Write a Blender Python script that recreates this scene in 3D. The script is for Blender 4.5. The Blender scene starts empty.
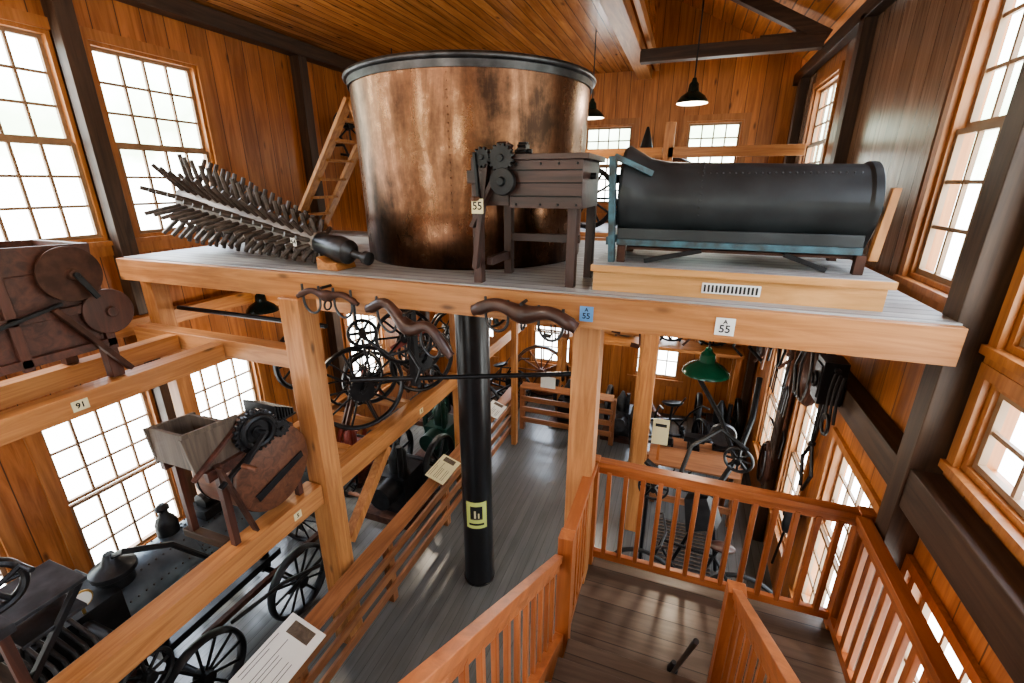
import bpy, bmesh, math, random
from mathutils import Vector, Matrix
random.seed(7)
V=Vector
# ------------------------------------------------------------------ materials
def newmat(name):
    m=bpy.data.materials.new(name); m.use_nodes=True
    nt=m.node_tree; b=nt.nodes['Principled BSDF']
    return m,nt,b
def N(nt,t,**k):
    n=nt.nodes.new(t)
    for a,v in k.items(): setattr(n,a,v)
    return n
def math_(nt,op,a,b=None,c=None):
    n=N(nt,'ShaderNodeMath',operation=op)
    for i,x in enumerate((a,b,c)):
        if x is None: continue
        if hasattr(x,'links'): nt.links.new(x,n.inputs[i])
        else: n.inputs[i].default_value=x
    return n.outputs[0]
def wood(name,c1,c2,axis='z',plank=None,rough=.45,seam=.02,var=.35,knots=True,scale=1.0,seamdark=.75):
    m,nt,b=newmat(name); L=nt.links.new
    tc=N(nt,'ShaderNodeTexCoord'); sep=N(nt,'ShaderNodeSeparateXYZ'); L(tc.outputs['Object'],sep.inputs[0])
    ai='xyz'.index(axis)
    mp=N(nt,'ShaderNodeMapping'); sc=[16*scale]*3; sc[ai]=1.1*scale; mp.inputs['Scale'].default_value=sc
    rnd=None; seamv=None
    if plank:
        pa,w=plank
        u=math_(nt,'DIVIDE',sep.outputs['xyz'.index(pa)],w)
        fl=math_(nt,'FLOOR',u)
        wn=N(nt,'ShaderNodeTexWhiteNoise',noise_dimensions='1D'); L(fl,wn.inputs['W']); rnd=wn.outputs['Value']
        fr=math_(nt,'FRACT',u)
        d=math_(nt,'ABSOLUTE',math_(nt,'SUBTRACT',fr,.5))
        seamv=math_(nt,'GREATER_THAN',d,.5-seam)
        off=N(nt,'ShaderNodeVectorMath',operation='MULTIPLY_ADD')
        L(wn.outputs['Color'],off.inputs[0]); off.inputs[1].default_value=(9,9,9); L(tc.outputs['Object'],off.inputs[2])
        L(off.outputs[0],mp.inputs['Vector'])
    else:
        L(tc.outputs['Object'],mp.inputs['Vector'])
    nz=N(nt,'ShaderNodeTexNoise'); nz.inputs['Scale'].default_value=1.0; nz.inputs['Detail'].default_value=6; nz.inputs['Distortion'].default_value=1.1
    nz.inputs['Roughness'].default_value=.62
    L(mp.outputs[0],nz.inputs['Vector'])
    cr=N(nt,'ShaderNodeValToRGB'); cr.color_ramp.elements[0].position=.36; cr.color_ramp.elements[1].position=.64
    cr.color_ramp.elements[0].color=(*c2,1); cr.color_ramp.elements[1].color=(*c1,1)
    L(nz.outputs['Fac'],cr.inputs[0]); col=cr.outputs[0]
    n2=N(nt,'ShaderNodeTexNoise'); n2.inputs['Scale'].default_value=1.3; n2.inputs['Detail'].default_value=3
    L(tc.outputs['Object'],n2.inputs['Vector'])
    fac=math_(nt,'MULTIPLY_ADD',n2.outputs['Fac'],.5,.75)
    if rnd is not None:
        fac=math_(nt,'MULTIPLY',fac,math_(nt,'MULTIPLY_ADD',rnd,var,1-var*.5))
        fac=math_(nt,'MULTIPLY',fac,math_(nt,'MULTIPLY_ADD',seamv,-seamdark,1.0))
    if knots:
        mk=N(nt,'ShaderNodeMapping'); s=[7]*3; s[ai]=2.4; mk.inputs['Scale'].default_value=s
        L(tc.outputs['Object'],mk.inputs['Vector'])
        vo=N(nt,'ShaderNodeTexVoronoi'); vo.inputs['Scale'].default_value=.8; L(mk.outputs[0],vo.inputs['Vector'])
        mr=N(nt,'ShaderNodeMapRange'); mr.inputs['From Min'].default_value=.04; mr.inputs['From Max'].default_value=.13
        mr.inputs['To Min'].default_value=.35; mr.inputs['To Max'].default_value=1
        L(vo.outputs['Distance'],mr.inputs['Value']); fac=math_(nt,'MULTIPLY',fac,mr.outputs[0])
    mx=N(nt,'ShaderNodeVectorMath',operation='SCALE'); L(col,mx.inputs[0]); L(fac,mx.inputs['Scale'])
    L(mx.outputs[0],b.inputs['Base Color'])
    b.inputs['Roughness'].default_value=rough
    bp=N(nt,'ShaderNodeBump'); bp.inputs['Strength'].default_value=.25; bp.inputs['Distance'].default_value=.004
    h=nz.outputs['Fac']
    if seamv is not None: h=math_(nt,'SUBTRACT',h,math_(nt,'MULTIPLY',seamv,1.5))
    L(h,bp.inputs['Height']); L(bp.outputs[0],b.inputs['Normal'])
    return m
def plain(name,c,rough=.5,metal=0,var=.3,scale=8,bump=.1,c2=None,stretch=(1,1,1)):
    m,nt,b=newmat(name); L=nt.links.new
    tc=N(nt,'ShaderNodeTexCoord'); mp=N(nt,'ShaderNodeMapping'); mp.inputs['Scale'].default_value=stretch; L(tc.outputs['Object'],mp.inputs[0])
    nz=N(nt,'ShaderNodeTexNoise'); nz.inputs['Scale'].default_value=scale; nz.inputs['Detail'].default_value=5; L(mp.outputs[0],nz.inputs['Vector'])
    cr=N(nt,'ShaderNodeValToRGB'); cr.color_ramp.elements[0].position=.35; cr.color_ramp.elements[1].position=.68
    cc=c2 if c2 else tuple(x*(1-var) for x in c)
    cr.color_ramp.elements[0].color=(*cc,1); cr.color_ramp.elements[1].color=(*c,1)
    L(nz.outputs['Fac'],cr.inputs[0]); L(cr.outputs[0],b.inputs['Base Color'])
    b.inputs['Roughness'].default_value=rough; b.inputs['Metallic'].default_value=metal
    if bump:
        bp=N(nt,'ShaderNodeBump'); bp.inputs['Strength'].default_value=bump; bp.inputs['Distance'].default_value=.01
        L(nz.outputs['Fac'],bp.inputs['Height']); L(bp.outputs[0],b.inputs['Normal'])
    return m
def emis(name,c,s):
    m,nt,b=newmat(name); b.inputs['Base Color'].default_value=(*c,1); b.inputs['Emission Color'].default_value=(*c,1); b.inputs['Emission Strength'].default_value=s
    return m
O1=(.45,.175,.057); O2=(.26,.088,.025)
wall_y=wood('pine_wall_planks_y',O1,O2,'z',('y',.21),rough=.36)
wall_x=wood('pine_wall_planks_x',(.54,.215,.067),(.34,.12,.034),'z',('x',.21),rough=.42)
wall_r=wood('aged_wall_planks',(.31,.195,.13),(.17,.10,.065),'z',('y',.23),rough=.26)
ceil_m=wood('ceiling_planks',(.52,.225,.082),(.31,.118,.038),'y',('x',.12),rough=.26,seam=.04,seamdark=.65)
roof_m=wood('roof_planks',(.66,.28,.09),(.42,.15,.04),'y',('z',.07),rough=.4,seam=.05)
bm_=[wood('pine_beam_'+a,(.50,.232,.088),(.31,.125,.041),a,rough=.45) for a in 'xyz']
dk_=[wood('dark_timber_'+a,(.085,.048,.028),(.035,.02,.013),a,rough=.5,knots=False) for a in 'xyz']
rl_=[wood('rail_wood_'+a,(.43,.148,.050),(.27,.083,.027),a,rough=.38,knots=False) for a in 'xyz']
br_=[wood('barrier_wood_'+a,(.34,.145,.065),(.20,.078,.032),a,rough=.45,knots=False) for a in 'xyz']
lt_=[wood('new_pine_'+a,(.60,.32,.125),(.42,.205,.068),a,rough=.45,knots=False) for a in 'xyz']
ldr=wood('ladder_wood',(.50,.235,.08),(.32,.135,.042),'z',rough=.5,knots=False)
trim=wood('window_trim_wood',(.45,.19,.065),(.30,.115,.036),'z',rough=.4,knots=False)
deck=wood('grey_deck_boards',(.40,.395,.385),(.24,.235,.225),'x',('y',.10),rough=.5,seam=.04,knots=False,var=.3,seamdark=.85)
floor_m=wood('grey_floor_boards',(.135,.136,.130),(.105,.106,.101),'y',('x',.09),rough=.24,seam=.025,knots=False,var=.2,seamdark=.5)
land_m=wood('landing_boards',(.135,.095,.068),(.08,.055,.038),'x',('y',.14),rough=.33,seam=.02,knots=False)
red_w=wood('dark_red_wood',(.105,.036,.022),(.045,.018,.012),'z',rough=.5,knots=False)
red_x=wood('dark_red_wood_x',(.105,.036,.022),(.045,.018,.012),'x',rough=.5,knots=False)
mah=wood('mill_brown_wood',(.062,.027,.021),(.027,.014,.011),'x',rough=.42,knots=False)
mah_z=wood('mill_brown_wood_z',(.062,.027,.021),(.027,.014,.011),'z',rough=.42,knots=False)
brn_w=wood('brown_machine_wood',(.17,.07,.037),(.085,.035,.02),'x',rough=.5,knots=False)
grey_w=wood('weathered_wood',(.15,.11,.078),(.07,.05,.036),'z',rough=.65,knots=False)
peg_m=plain('peg_wood',(.10,.072,.060),.5,0,.6,20)
log_m=wood('log_wood',(.30,.265,.24),(.15,.13,.115),'x',rough=.55,knots=False)
iron=plain('black_iron',(.030,.030,.032),.40,.6,.4,12,.15)
iron2=plain('grey_iron',(.10,.10,.105),.4,.8,.5,10,.15)
rust=plain('rusty_iron',(.10,.045,.03),.6,.5,.5,14,.2)
steel=plain('steel_blue',(.115,.145,.175),.42,.5,.4,7,.08)
blackp=plain('black_paint',(.012,.012,.013),.30,0,.2,6,.03)
blk_tin=plain('black_tin',(.040,.046,.050),.42,.2,.45,5,.12)
bluep=plain('worn_blue_paint',(.055,.14,.18),.5,0,.5,14,.15,c2=(.03,.035,.036))
green=plain('green_enamel',(.01,.11,.05),.2,0,.2,4,0)
dgreen=plain('dark_green_enamel',(.006,.02,.016),.25,0,.2,4,0)
egreen=plain('engine_green_paint',(.01,.045,.03),.35,0,.4,6,.05)
white=plain('white_enamel',(.8,.8,.78),.4,0,.05,4,0)
paper=plain('paper_white',(.78,.77,.72),.7,0,.05,4,0)
cream=plain('cream_card',(.72,.64,.40),.7,0,.08,4,0)
yel=plain('label_yellow_green',(.62,.68,.22),.6,0,.08,4,0)
tagblue=plain('tag_blue',(.12,.27,.5),.6,0,.1,4,0)
ink=plain('ink_black',(.01,.01,.01),.7,0,0,4,0)
leather=plain('brown_leather',(.075,.034,.024),.32,0,.5,9,.15)
rubber=plain('black_rubber',(.015,.015,.015),.6,0,.2,6,.05)
redp=plain('faded_red_paint',(.25,.045,.03),.5,0,.4,9,.1)
brass=plain('brass',(.6,.4,.14),.3,1,.2,6,.05)
muntin=plain('muntin_paint',(.30,.19,.11),.5,0,.2,6,0)
# copper
copper,nt,b=newmat('aged_copper'); L=nt.links.new
tc=N(nt,'ShaderNodeTexCoord'); mp=N(nt,'ShaderNodeMapping'); mp.inputs['Scale'].default_value=(1,1,.2); L(tc.outputs['Object'],mp.inputs[0])
n1=N(nt,'ShaderNodeTexNoise'); n1.inputs['Scale'].default_value=5; n1.inputs['Detail'].default_value=10; n1.inputs['Roughness'].default_value=.7; n1.inputs['Distortion'].default_value=.4; L(mp.outputs[0],n1.inputs['Vector'])
n5=N(nt,'ShaderNodeTexNoise'); n5.inputs['Scale'].default_value=2.3; n5.inputs['Detail'].default_value=10; n5.inputs['Roughness'].default_value=.74; L(tc.outputs['Object'],n5.inputs['Vector'])
mixv=math_(nt,'ADD',math_(nt,'MULTIPLY',n1.outputs['Fac'],.5),math_(nt,'MULTIPLY',n5.outputs['Fac'],.5))
cr=N(nt,'ShaderNodeValToRGB'); e=cr.color_ramp.elements
e[0].position=.40; e[0].color=(.05,.028,.019,1); e[1].position=.66; e[1].color=(.40,.225,.13,1)
x=e.new(.52); x.color=(.17,.083,.048,1)
L(mixv,cr.inputs[0])
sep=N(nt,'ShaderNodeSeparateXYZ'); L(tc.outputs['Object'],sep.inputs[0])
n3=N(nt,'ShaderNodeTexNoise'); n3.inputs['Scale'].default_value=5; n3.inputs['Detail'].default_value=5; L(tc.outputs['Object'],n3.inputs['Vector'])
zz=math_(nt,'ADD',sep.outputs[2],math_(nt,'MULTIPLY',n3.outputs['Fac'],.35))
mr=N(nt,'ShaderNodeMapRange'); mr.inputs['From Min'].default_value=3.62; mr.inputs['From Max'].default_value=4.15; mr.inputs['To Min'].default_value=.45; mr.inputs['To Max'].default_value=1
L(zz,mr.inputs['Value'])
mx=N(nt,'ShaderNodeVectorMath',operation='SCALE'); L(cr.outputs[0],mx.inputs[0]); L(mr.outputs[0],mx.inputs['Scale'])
L(mx.outputs[0],b.inputs['Base Color']); b.inputs['Metallic'].default_value=.93
r=N(nt,'ShaderNodeMapRange'); r.inputs['From Min'].default_value=.38; r.inputs['From Max'].default_value=.65; r.inputs['To Min'].default_value=.42; r.inputs['To Max'].default_value=.19; L(mixv,r.inputs['Value']); L(r.outputs[0],b.inputs['Roughness'])
bp=N(nt,'ShaderNodeBump'); bp.inputs['Strength'].default_value=.12; bp.inputs['Distance'].default_value=.02; n4=N(nt,'ShaderNodeTexNoise'); n4.inputs['Scale'].default_value=3; L(tc.outputs['Object'],n4.inputs['Vector']); L(n4.outputs['Fac'],bp.inputs['Height']); L(bp.outputs[0],b.inputs['Normal'])

# ------------------------------------------------------------------ mesh builder
def basis(ax):
    ax=V(ax).normalized(); t=V((0,0,1)) if abs(ax.z)<.9 else V((1,0,0))
    u=ax.cross(t).normalized(); v=ax.cross(u).normalized(); return ax,u,v
class B:
    def __init__(s,name): s.n=name; s.bm=bmesh.new(); s.mats=[]
    def mi(s,m):
        if m not in s.mats: s.mats.append(m)
        return s.mats.index(m)
    def f(s,vs,i):
        try: fc=s.bm.faces.new(vs); fc.material_index=i; return fc
        except ValueError: return None
    def hexa(s,P,m):
        i=s.mi(m); v=[s.bm.verts.new(p) for p in P]
        for q in ((0,3,2,1),(4,5,6,7),(0,1,5,4),(1,2,6,5),(2,3,7,6),(3,0,4,7)): s.f([v[k] for k in q],i)
    def box(s,x0,x1,y0,y1,z0,z1,m):
        s.hexa([(x0,y0,z0),(x1,y0,z0),(x1,y1,z0),(x0,y1,z0),(x0,y0,z1),(x1,y0,z1),(x1,y1,z1),(x0,y1,z1)],m)
    def beam(s,p0,p1,w,h,m,up=(0,0,1)):
        p0=V(p0);p1=V(p1); d=(p1-p0).normalized(); up=V(up)
        if abs(d.dot(up))>.98: up=V((0,1,0))
        sd=d.cross(up).normalized(); u=sd.cross(d).normalized(); sd*=w/2; u*=h/2
        s.hexa([p0-sd-u,p0+sd-u,p1+sd-u,p1-sd-u,p0-sd+u,p0+sd+u,p1+sd+u,p1-sd+u],m)
    def lathe(s,o,ax,prof,m,n=24,caps=True):
        o=V(o); ax,u,v=basis(ax); i=s.mi(m); rings=[]
        for r,h in prof:
            rings.append([s.bm.verts.new(o+ax*h+(u*math.cos(2*math.pi*k/n)+v*math.sin(2*math.pi*k/n))*max(r,.0004)) for k in range(n)])
        for a,c in zip(rings,rings[1:]):
            for k in range(n): s.f([a[k],a[(k+1)%n],c[(k+1)%n],c[k]],i)
        if caps: s.f(list(reversed(rings[0])),i); s.f(rings[-1],i)
    def cyl(s,p0,p1,r0,m,r1=None,n=14,caps=True):
        p0=V(p0);p1=V(p1); d=p1-p0; s.lathe(p0,d,[(r0,0),(r0 if r1 is None else r1,d.length)],m,n,caps)
    def torus(s,c,ax,R,r,m,n=32,k=8,a0=0,a1=2*math.pi,flat=1.0):
        c=V(c); ax,u,v=basis(ax); i=s.mi(m); full=abs(a1-a0-2*math.pi)<1e-4; rings=[]
        cnt=n if full else n+1
        for q in range(cnt):
            t=a0+(a1-a0)*q/n; rad=u*math.cos(t)+v*math.sin(t)
            rings.append([s.bm.verts.new(c+rad*(R+r*math.cos(2*math.pi*j/k))+ax*(r*flat*math.sin(2*math.pi*j/k))) for j in range(k)])
        for q in range(n):
            a=rings[q]; b=rings[(q+1)%cnt]
            for j in range(k): s.f([a[j],a[(j+1)%k],b[(j+1)%k],b[j]],i)
        if not full: s.f(rings[0],i); s.f(list(reversed(rings[-1])),i)
    def tube(s,pts,r,m,n=8):
        pts=[V(p) for p in pts]; i=s.mi(m); rings=[]; u=None
        for q,p in enumerate(pts):
            d=(pts[min(q+1,len(pts)-1)]-pts[max(q-1,0)]).normalized()
            if u is None: _,u,_v=basis(d)
            u=(u-d*u.dot(d)).normalized(); v=d.cross(u)
            rr=r[q] if isinstance(r,(list,tuple)) else r
            rings.append([s.bm.verts.new(p+(u*math.cos(2*math.pi*j/n)+v*math.sin(2*math.pi*j/n))*rr) for j in range(n)])
        for a,b in zip(rings,rings[1:]):
            for j in range(n): s.f([a[j],a[(j+1)%n],b[(j+1)%n],b[j]],i)
        s.f(list(reversed(rings[0])),i); s.f(rings[-1],i)
    def ball(s,c,r,m,sc=(1,1,1),n=14):
        i=s.mi(m); c=V(c)
        g=bmesh.ops.create_uvsphere(s.bm,u_segments=n,v_segments=max(6,n//2),radius=r)
        for v in g['verts']:
            v.co=V((v.co.x*sc[0],v.co.y*sc[1],v.co.z*sc[2]))+c
            for fc in v.link_faces: fc.material_index=i
    def prism(s,pts,ext,m):
        i=s.mi(m); a=[s.bm.verts.new(V(p)) for p in pts]; b=[s.bm.verts.new(V(p)+V(ext)) for p in pts]; n=len(a)
        s.f(list(reversed(a)),i); s.f(b,i)
        for k in range(n): s.f([a[k],a[(k+1)%n],b[(k+1)%n],b[k]],i)
    def gear(s,c,ax,R,t,teeth,m,td=.015):
        c=V(c); ax,u,v=basis(ax); P=[]
        for k in range(teeth):
            for fr,rr in ((0,R-td),(.25,R-td),(.35,R),(.75,R),(.85,R-td)):
                a=2*math.pi*(k+fr)/teeth; P.append(c-ax*t/2+(u*math.cos(a)+v*math.sin(a))*rr)
        s.prism(P,ax*t,m); s.cyl(c-ax*t,c+ax*t,R*.25,m)
    def wheel(s,c,ax,R,ns,m,rim=.018,hub=.05,sp=.012,flat=1.6,m2=None,hw=.06):
        c=V(c); ax,u,v=basis(ax)
        s.torus(c,ax,R-rim,rim,m,40,8,flat=flat)
        s.cyl(c-ax*hw,c+ax*hw,hub,m2 or m)
        for k in range(ns):
            a=2*math.pi*k/ns; d=u*math.cos(a)+v*math.sin(a)
            s.cyl(c+d*hub*.8,c+d*(R-rim),sp,m2 or m,n=7)
    def xf(s,M): bmesh.ops.transform(s.bm,matrix=M,verts=s.bm.verts)
    def done(s,bevel=0,ang=38):
        bmesh.ops.recalc_face_normals(s.bm,faces=s.bm.faces)
        me=bpy.data.meshes.new(s.n); s.bm.to_mesh(me); s.bm.free()
        for m in s.mats: me.materials.append(m)
        for p in me.polygons: p.use_smooth=True
        me.set_sharp_from_angle(angle=math.radians(ang))
        o=bpy.data.objects.new(s.n,me); bpy.context.scene.collection.objects.link(o)
        if bevel:
            md=o.modifiers.new('bevel','BEVEL'); md.width=bevel; md.segments=2; md.limit_method='ANGLE'; md.angle_limit=math.radians(50)
        return o
def text(parent,s,pos,size,facing,mat=ink,name='lettering'):
    cu=bpy.data.curves.new(name,'FONT'); cu.body=s; cu.size=size; cu.align_x='CENTER'; cu.align_y='CENTER'; cu.extrude=.0008; cu.offset=.0008
    cu.materials.append(mat); o=bpy.data.objects.new(name,cu); bpy.context.scene.collection.objects.link(o)
    o.location=pos; o.rotation_euler={'-y':(math.pi/2,0,0),'+x':(math.pi/2,0,math.pi/2),'-x':(math.pi/2,0,-math.pi/2)}[facing]
    o.parent=parent; return o
def tag(name,c,facing,w,h,s,bg=paper,size=None,small=None):
    b=B(name); x,y,z=c; t=.004
    if facing=='-y': b.box(x-w/2,x+w/2,y,y+t,z-h/2,z+h/2,bg); p=(x,y-.001,z-(h*.14 if small else 0))
    else: b.box(x-t,x,y-w/2,y+w/2,z-h/2,z+h/2,bg); p=(x+.001,y,z)
    o=b.done()
    text(o,s,p,size or h*.75,facing)
    if small: text(o,small,(x,y-.001,z+h*.28),h*.33,facing)
    return o

# ------------------------------------------------------------------ room shell
XL,XR,YB,YN=-4.8,1.32,8.2,-2.6
WT=.12
def holes_wall(name,axis,c0,c1,u0,u1,z0,z1,holes,mat):
    us=sorted({u0,u1,*[h[0] for h in holes],*[h[1] for h in holes]}); zs=sorted({z0,z1,*[h[2] for h in holes],*[h[3] for h in holes]})
    b=B(name)
    for a,c in zip(us,us[1:]):
        for d,e in zip(zs,zs[1:]):
            mu,mz=(a+c)/2,(d+e)/2
            if any(h[0]<mu<h[1] and h[2]<mz<h[3] for h in holes): continue
            if axis=='x': b.box(c0,c1,a,c,d,e,mat)
            else: b.box(a,c,c0,c1,d,e,mat)
    return b.done()
LH=[(1.72,2.62,.6,2.2),(2.92,3.82,.6,2.2),(.4,1.3,.6,2.2),(-1.4,-.5,.6,2.2),(5.5,6.4,.6,2.2),
    (1.72,2.62,3.62,5.22),(2.86,3.8,3.62,5.22),(.4,1.3,3.62,5.22),(-1.4,-.5,3.62,5.22)]
RH=[(1.6,2.45,.6,2.2),(2.95,3.85,.6,2.2),(4.3,5.0,.6,2.2),(5.6,6.5,.6,2.2),(-1.4,-.5,.6,2.2),
    (2.76,3.45,3.56,5.2),(6.1,7.2,3.9,5.2),(1.35,2.40,3.44,5.15),(1.35,2.40,2.86,3.30),(-.3,.8,3.46,5.15),(-2.0,-.9,3.46,5.15)]
BH=[(-1.75,-.95,3.75,5.0),(-.15,.65,3.75,5.0),(-4.2,-3.4,.7,2.0),(-2.6,-1.8,.7,2.0),(-.6,.2,.7,2.0)]
FH=[(-4.2,-3.2,3.6,5.2),(-2.6,-1.6,3.6,5.2),(-1.0,0.0,3.6,5.2),(-4.2,-3.2,.7,2.2),(-2.6,-1.6,.7,2.2)]
holes_wall('wall_left','x',XL-WT,XL,YN,YB,0,5.75,LH,wall_y)
holes_wall('wall_right','x',XR,XR+WT,YN,YB,0,5.55,RH,wall_y)
bm0=B('trim_right_panelling')
for (a,c) in ((3.57,5.98),(7.32,8.2)): bm0.box(XR-.02,XR-.001,a,c,3.53,5.5,wall_r)
bm0.done()
holes_wall('wall_back','y',YB,YB+WT,XL-WT,XR+WT,0,7.3,BH,wall_x)
holes_wall('wall_near','y',YN-WT,YN,XL-WT,XR+WT,0,7.3,FH,wall_x)
def window(n,axis,c,h,inward,cols=4,rows=6,w=.085):
    u0,u1,z0,z1=h; b=B('window_%d'%n); s=inward
    def bx(a0,a1,d0,d1,za,zb,m):
        x0,x1=sorted((c+s*d0,c+s*d1))
        if axis=='x': b.box(x0,x1,a0,a1,za,zb,m)
        else: b.box(a0,a1,x0,x1,za,zb,m)
    bx(u0-w,u0,.002,.03,z0-.03,z1+w,trim); bx(u1,u1+w,.002,.03,z0-.03,z1+w,trim)
    bx(u0,u1,.002,.03,z1,z1+w,trim); bx(u0-w-.02,u1+w+.005,.002,.05,z0-.04,z0,trim)
    if z1-z0>.6: bx(u0-w,u1+w,.002,.025,z0-.13,z0-.04,trim)
    t=.03
    bx(u0,u0+t,-.11,.0,z0,z1,trim); bx(u1-t,u1,-.11,.0,z0,z1,trim); bx(u0+t,u1-t,-.11,0,z1-t,z1,trim); bx(u0+t,u1-t,-.11,0,z0,z0+t,trim)
    U0,U1,Z0,Z1=u0+t,u1-t,z0+t,z1-t; zm=(Z0+Z1)/2
    if rows>3: parts=((Z0,zm,-.05,-.02,rows//2),(zm,Z1,-.085,-.055,rows//2))
    else: parts=((Z0,Z1,-.05,-.02,rows),)
    for za,zb,d0,d1,rr in parts:
        q=.03
        bx(U0,U0+q,d0,d1,za,zb,muntin); bx(U1-q,U1,d0,d1,za,zb,muntin); bx(U0+q,U1-q,d0,d1,za,za+q,muntin); bx(U0+q,U1-q,d0,d1,zb-q,zb,muntin)
        for k in range(1,cols):
            u=U0+q+(U1-U0-2*q)*k/cols; bx(u-.010,u+.010,d0+.004,d1-.004,za+q,zb-q,muntin)
        for k in range(1,rr):
            z=za+q+(zb-za-2*q)*k/rr; bx(U0+q,U1-q,d0+.006,d1-.006,z-.010,z+.010,muntin)
    b.done()
wn=1
for h in LH: window(wn,'x',XL,h,1); wn+=1
for h in RH: window(wn,'x',XR,h,-1,cols=3 if h[1]-h[0]<.8 else 4,rows=2 if h[3]-h[2]<.6 else 6,w=.06); wn+=1
for h in BH: window(wn,'y',YB,h,-1,rows=4 if h[3]<3 else 6); wn+=1
for h in FH: window(wn,'y',YN,h,1); wn+=1
b=B('floor'); b.box(XL-WT,XR+WT,YN-WT,YB+WT,-.1,0,floor_m); b.done()
b=B('ceiling'); b.box(XL-WT,-.8,YN-WT,YB+WT,5.75,5.8,ceil_m); b.box(-.8,-.76,YN-WT,YB+WT,5.75,6.75,ceil_m); b.done()
b=B('ceiling_roof')
b.prism([(XR+.3,YN-WT,5.46),(XR+.3,YN-WT,5.56),(-1.74,YN-WT,7.26),(-4.98-.1,YN-WT,5.56),(-4.98-.1,YN-WT,5.82),(-1.74,YN-WT,7.4),(XR+.3,YN-WT,5.7)],(0,YB-YN+2*WT,0),roof_m)
b.done()
b=B('trim_ceiling_edge'); b.box(-.94,-.74,YN,YB,5.62,5.76,bm_[1]); b.box(-.70,-.64,YN,YB,5.72,5.84,bm_[1]); b.done(.004)
b=B('trim_left_timbers')
for y in (2.69,5.15,7.7,.1): b.box(XL+.001,XL+.14,y-.07,y+.07,0,5.6,dk_[2])
b.box(XL+.001,XL+.16,YN,YB,5.58,5.74,dk_[1]); b.box(XL+.001,XL+.1,YN,1.65,2.75,2.95,bm_[1]); b.box(XL+.001,XL+.1,3.95,YB,2.75,2.95,bm_[1])
b.done(.004)
b=B('trim_right_timbers')
b.box(XR-.14,XR-.001,2.5,2.64,0,5.5,dk_[2])
for y in (5.25,7.7,.1): b.box(XR-.12,XR-.021,y-.07,y+.07,0,5.45,dk_[2])
b.box(XR-.13,XR-.001,YN,2.5,2.54,2.76,dk_[1]); b.box(XR-.13,XR-.001,2.64,5.18,2.55,2.74,dk_[1]); b.box(XR-.13,XR-.022,5.32,7.6,2.55,2.74,dk_[1])
b.box(XR-.12,XR-.022,3.0,YB,5.4,5.54,dk_[1])
b.done(.004)
b=B('roof_truss')
b.box(-.75,XR-.13,6.53,6.67,5.5,5.64,dk_[0])
b.beam((XR-.1,6.6,5.6),(-.7,6.6,6.62),.12,.13,dk_[0]); b.beam((.55,6.6,5.62),(1.15,6.6,5.62),.1,.1,dk_[0])
b.done(.004)
b=B('roof_truss'); b.box(-.75,XR-.13,4.23,4.37,5.66,5.76,dk_[0]); b.beam((XR-.1,4.3,5.66),(-.7,4.3,6.7),.1,.1,dk_[0]); b.done(.004)

# ------------------------------------------------------------------ display platform
PZ=3.52
b=B('display_platform')
b.box(-4.39,1.19,2.47,4.95,PZ-.05,PZ,deck)
b.box(-4.41,1.19,2.42,2.468,3.335,PZ-.008,bm_[0])
b.box(-4.41,1.19,4.955,5.0,3.32,PZ-.008,bm_[0])
for x in (-4.36,-3.7,-3.1,-2.5,-2.0,-1.4,-.8,-.2,.4,.9,1.13): b.box(x-.03,x+.03,2.469,4.954,3.34,PZ-.051,bm_[1])
b.done(.003)
b=B('platform_post'); b.box(-2.66,-2.48,2.38,2.56,0,3.334,bm_[2]); b.done(.006)
b=B('platform_post'); b.box(-.54,-.38,2.475,2.63,0,3.334,bm_[2]); b.done(.006)
b=B('platform_post'); b.box(-.28,-.12,4.82,4.98,0,3.318,bm_[2]); b.done(.006)
b=B('platform_post'); b.box(-2.62,-2.48,4.82,4.98,0,3.318,bm_[2]); b.done(.006)
b=B('platform_post'); b.box(-4.39,-4.25,2.54,2.68,0,3.334,bm_[2]); b.done(.006)
b=B('knee_brace'); b.beam((-2.57,2.62,1.0),(-2.57,3.3,1.6),.09,.09,bm_[2]); b.done(.004)
b=B('overhead_beam_frame')
b.box(-4.4,-2.662,2.40,2.53,2.78,2.93,bm_[0])
b.box(-3.46,-3.32,YN+.01,2.39,2.76,2.9,bm_[1]); b.box(-3.95,-3.83,YN+.01,2.39,2.78,2.92,bm_[1])
b.box(-4.7,-4.58,YN+.01,4.9,2.80,2.94,bm_[1])
b.box(-4.57,-2.7,3.75,3.86,2.8,2.93,bm_[0])
b.cyl((-4.3,2.75,3.02),(-2.6,2.75,3.02),.02,iron)
b.done(.004)
b=B('shelf_beam_rack')
b.box(-2.67,-2.52,-.8,2.37,1.62,1.80,bm_[1]); b.box(-2.67,-2.52,2.57,4.81,1.62,1.80,bm_[1]); b.box(-2.67,-2.52,4.99,7.6,1.62,1.80,bm_[1])
for y in (1.66,2.22,.25,.62): b.box(-3.08,-2.68,y-.03,y+.03,1.74,1.80,dk_[0])
for y in (2.9,3.4,3.9,4.6,5.5,6.3,7.2): b.box(-3.4,-2.68,y-.04,y+.04,1.71,1.80,bm_[0])
b.box(-3.5,-3.4,2.7,7.6,1.66,1.80,bm_[1])
b.done(.004)
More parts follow.
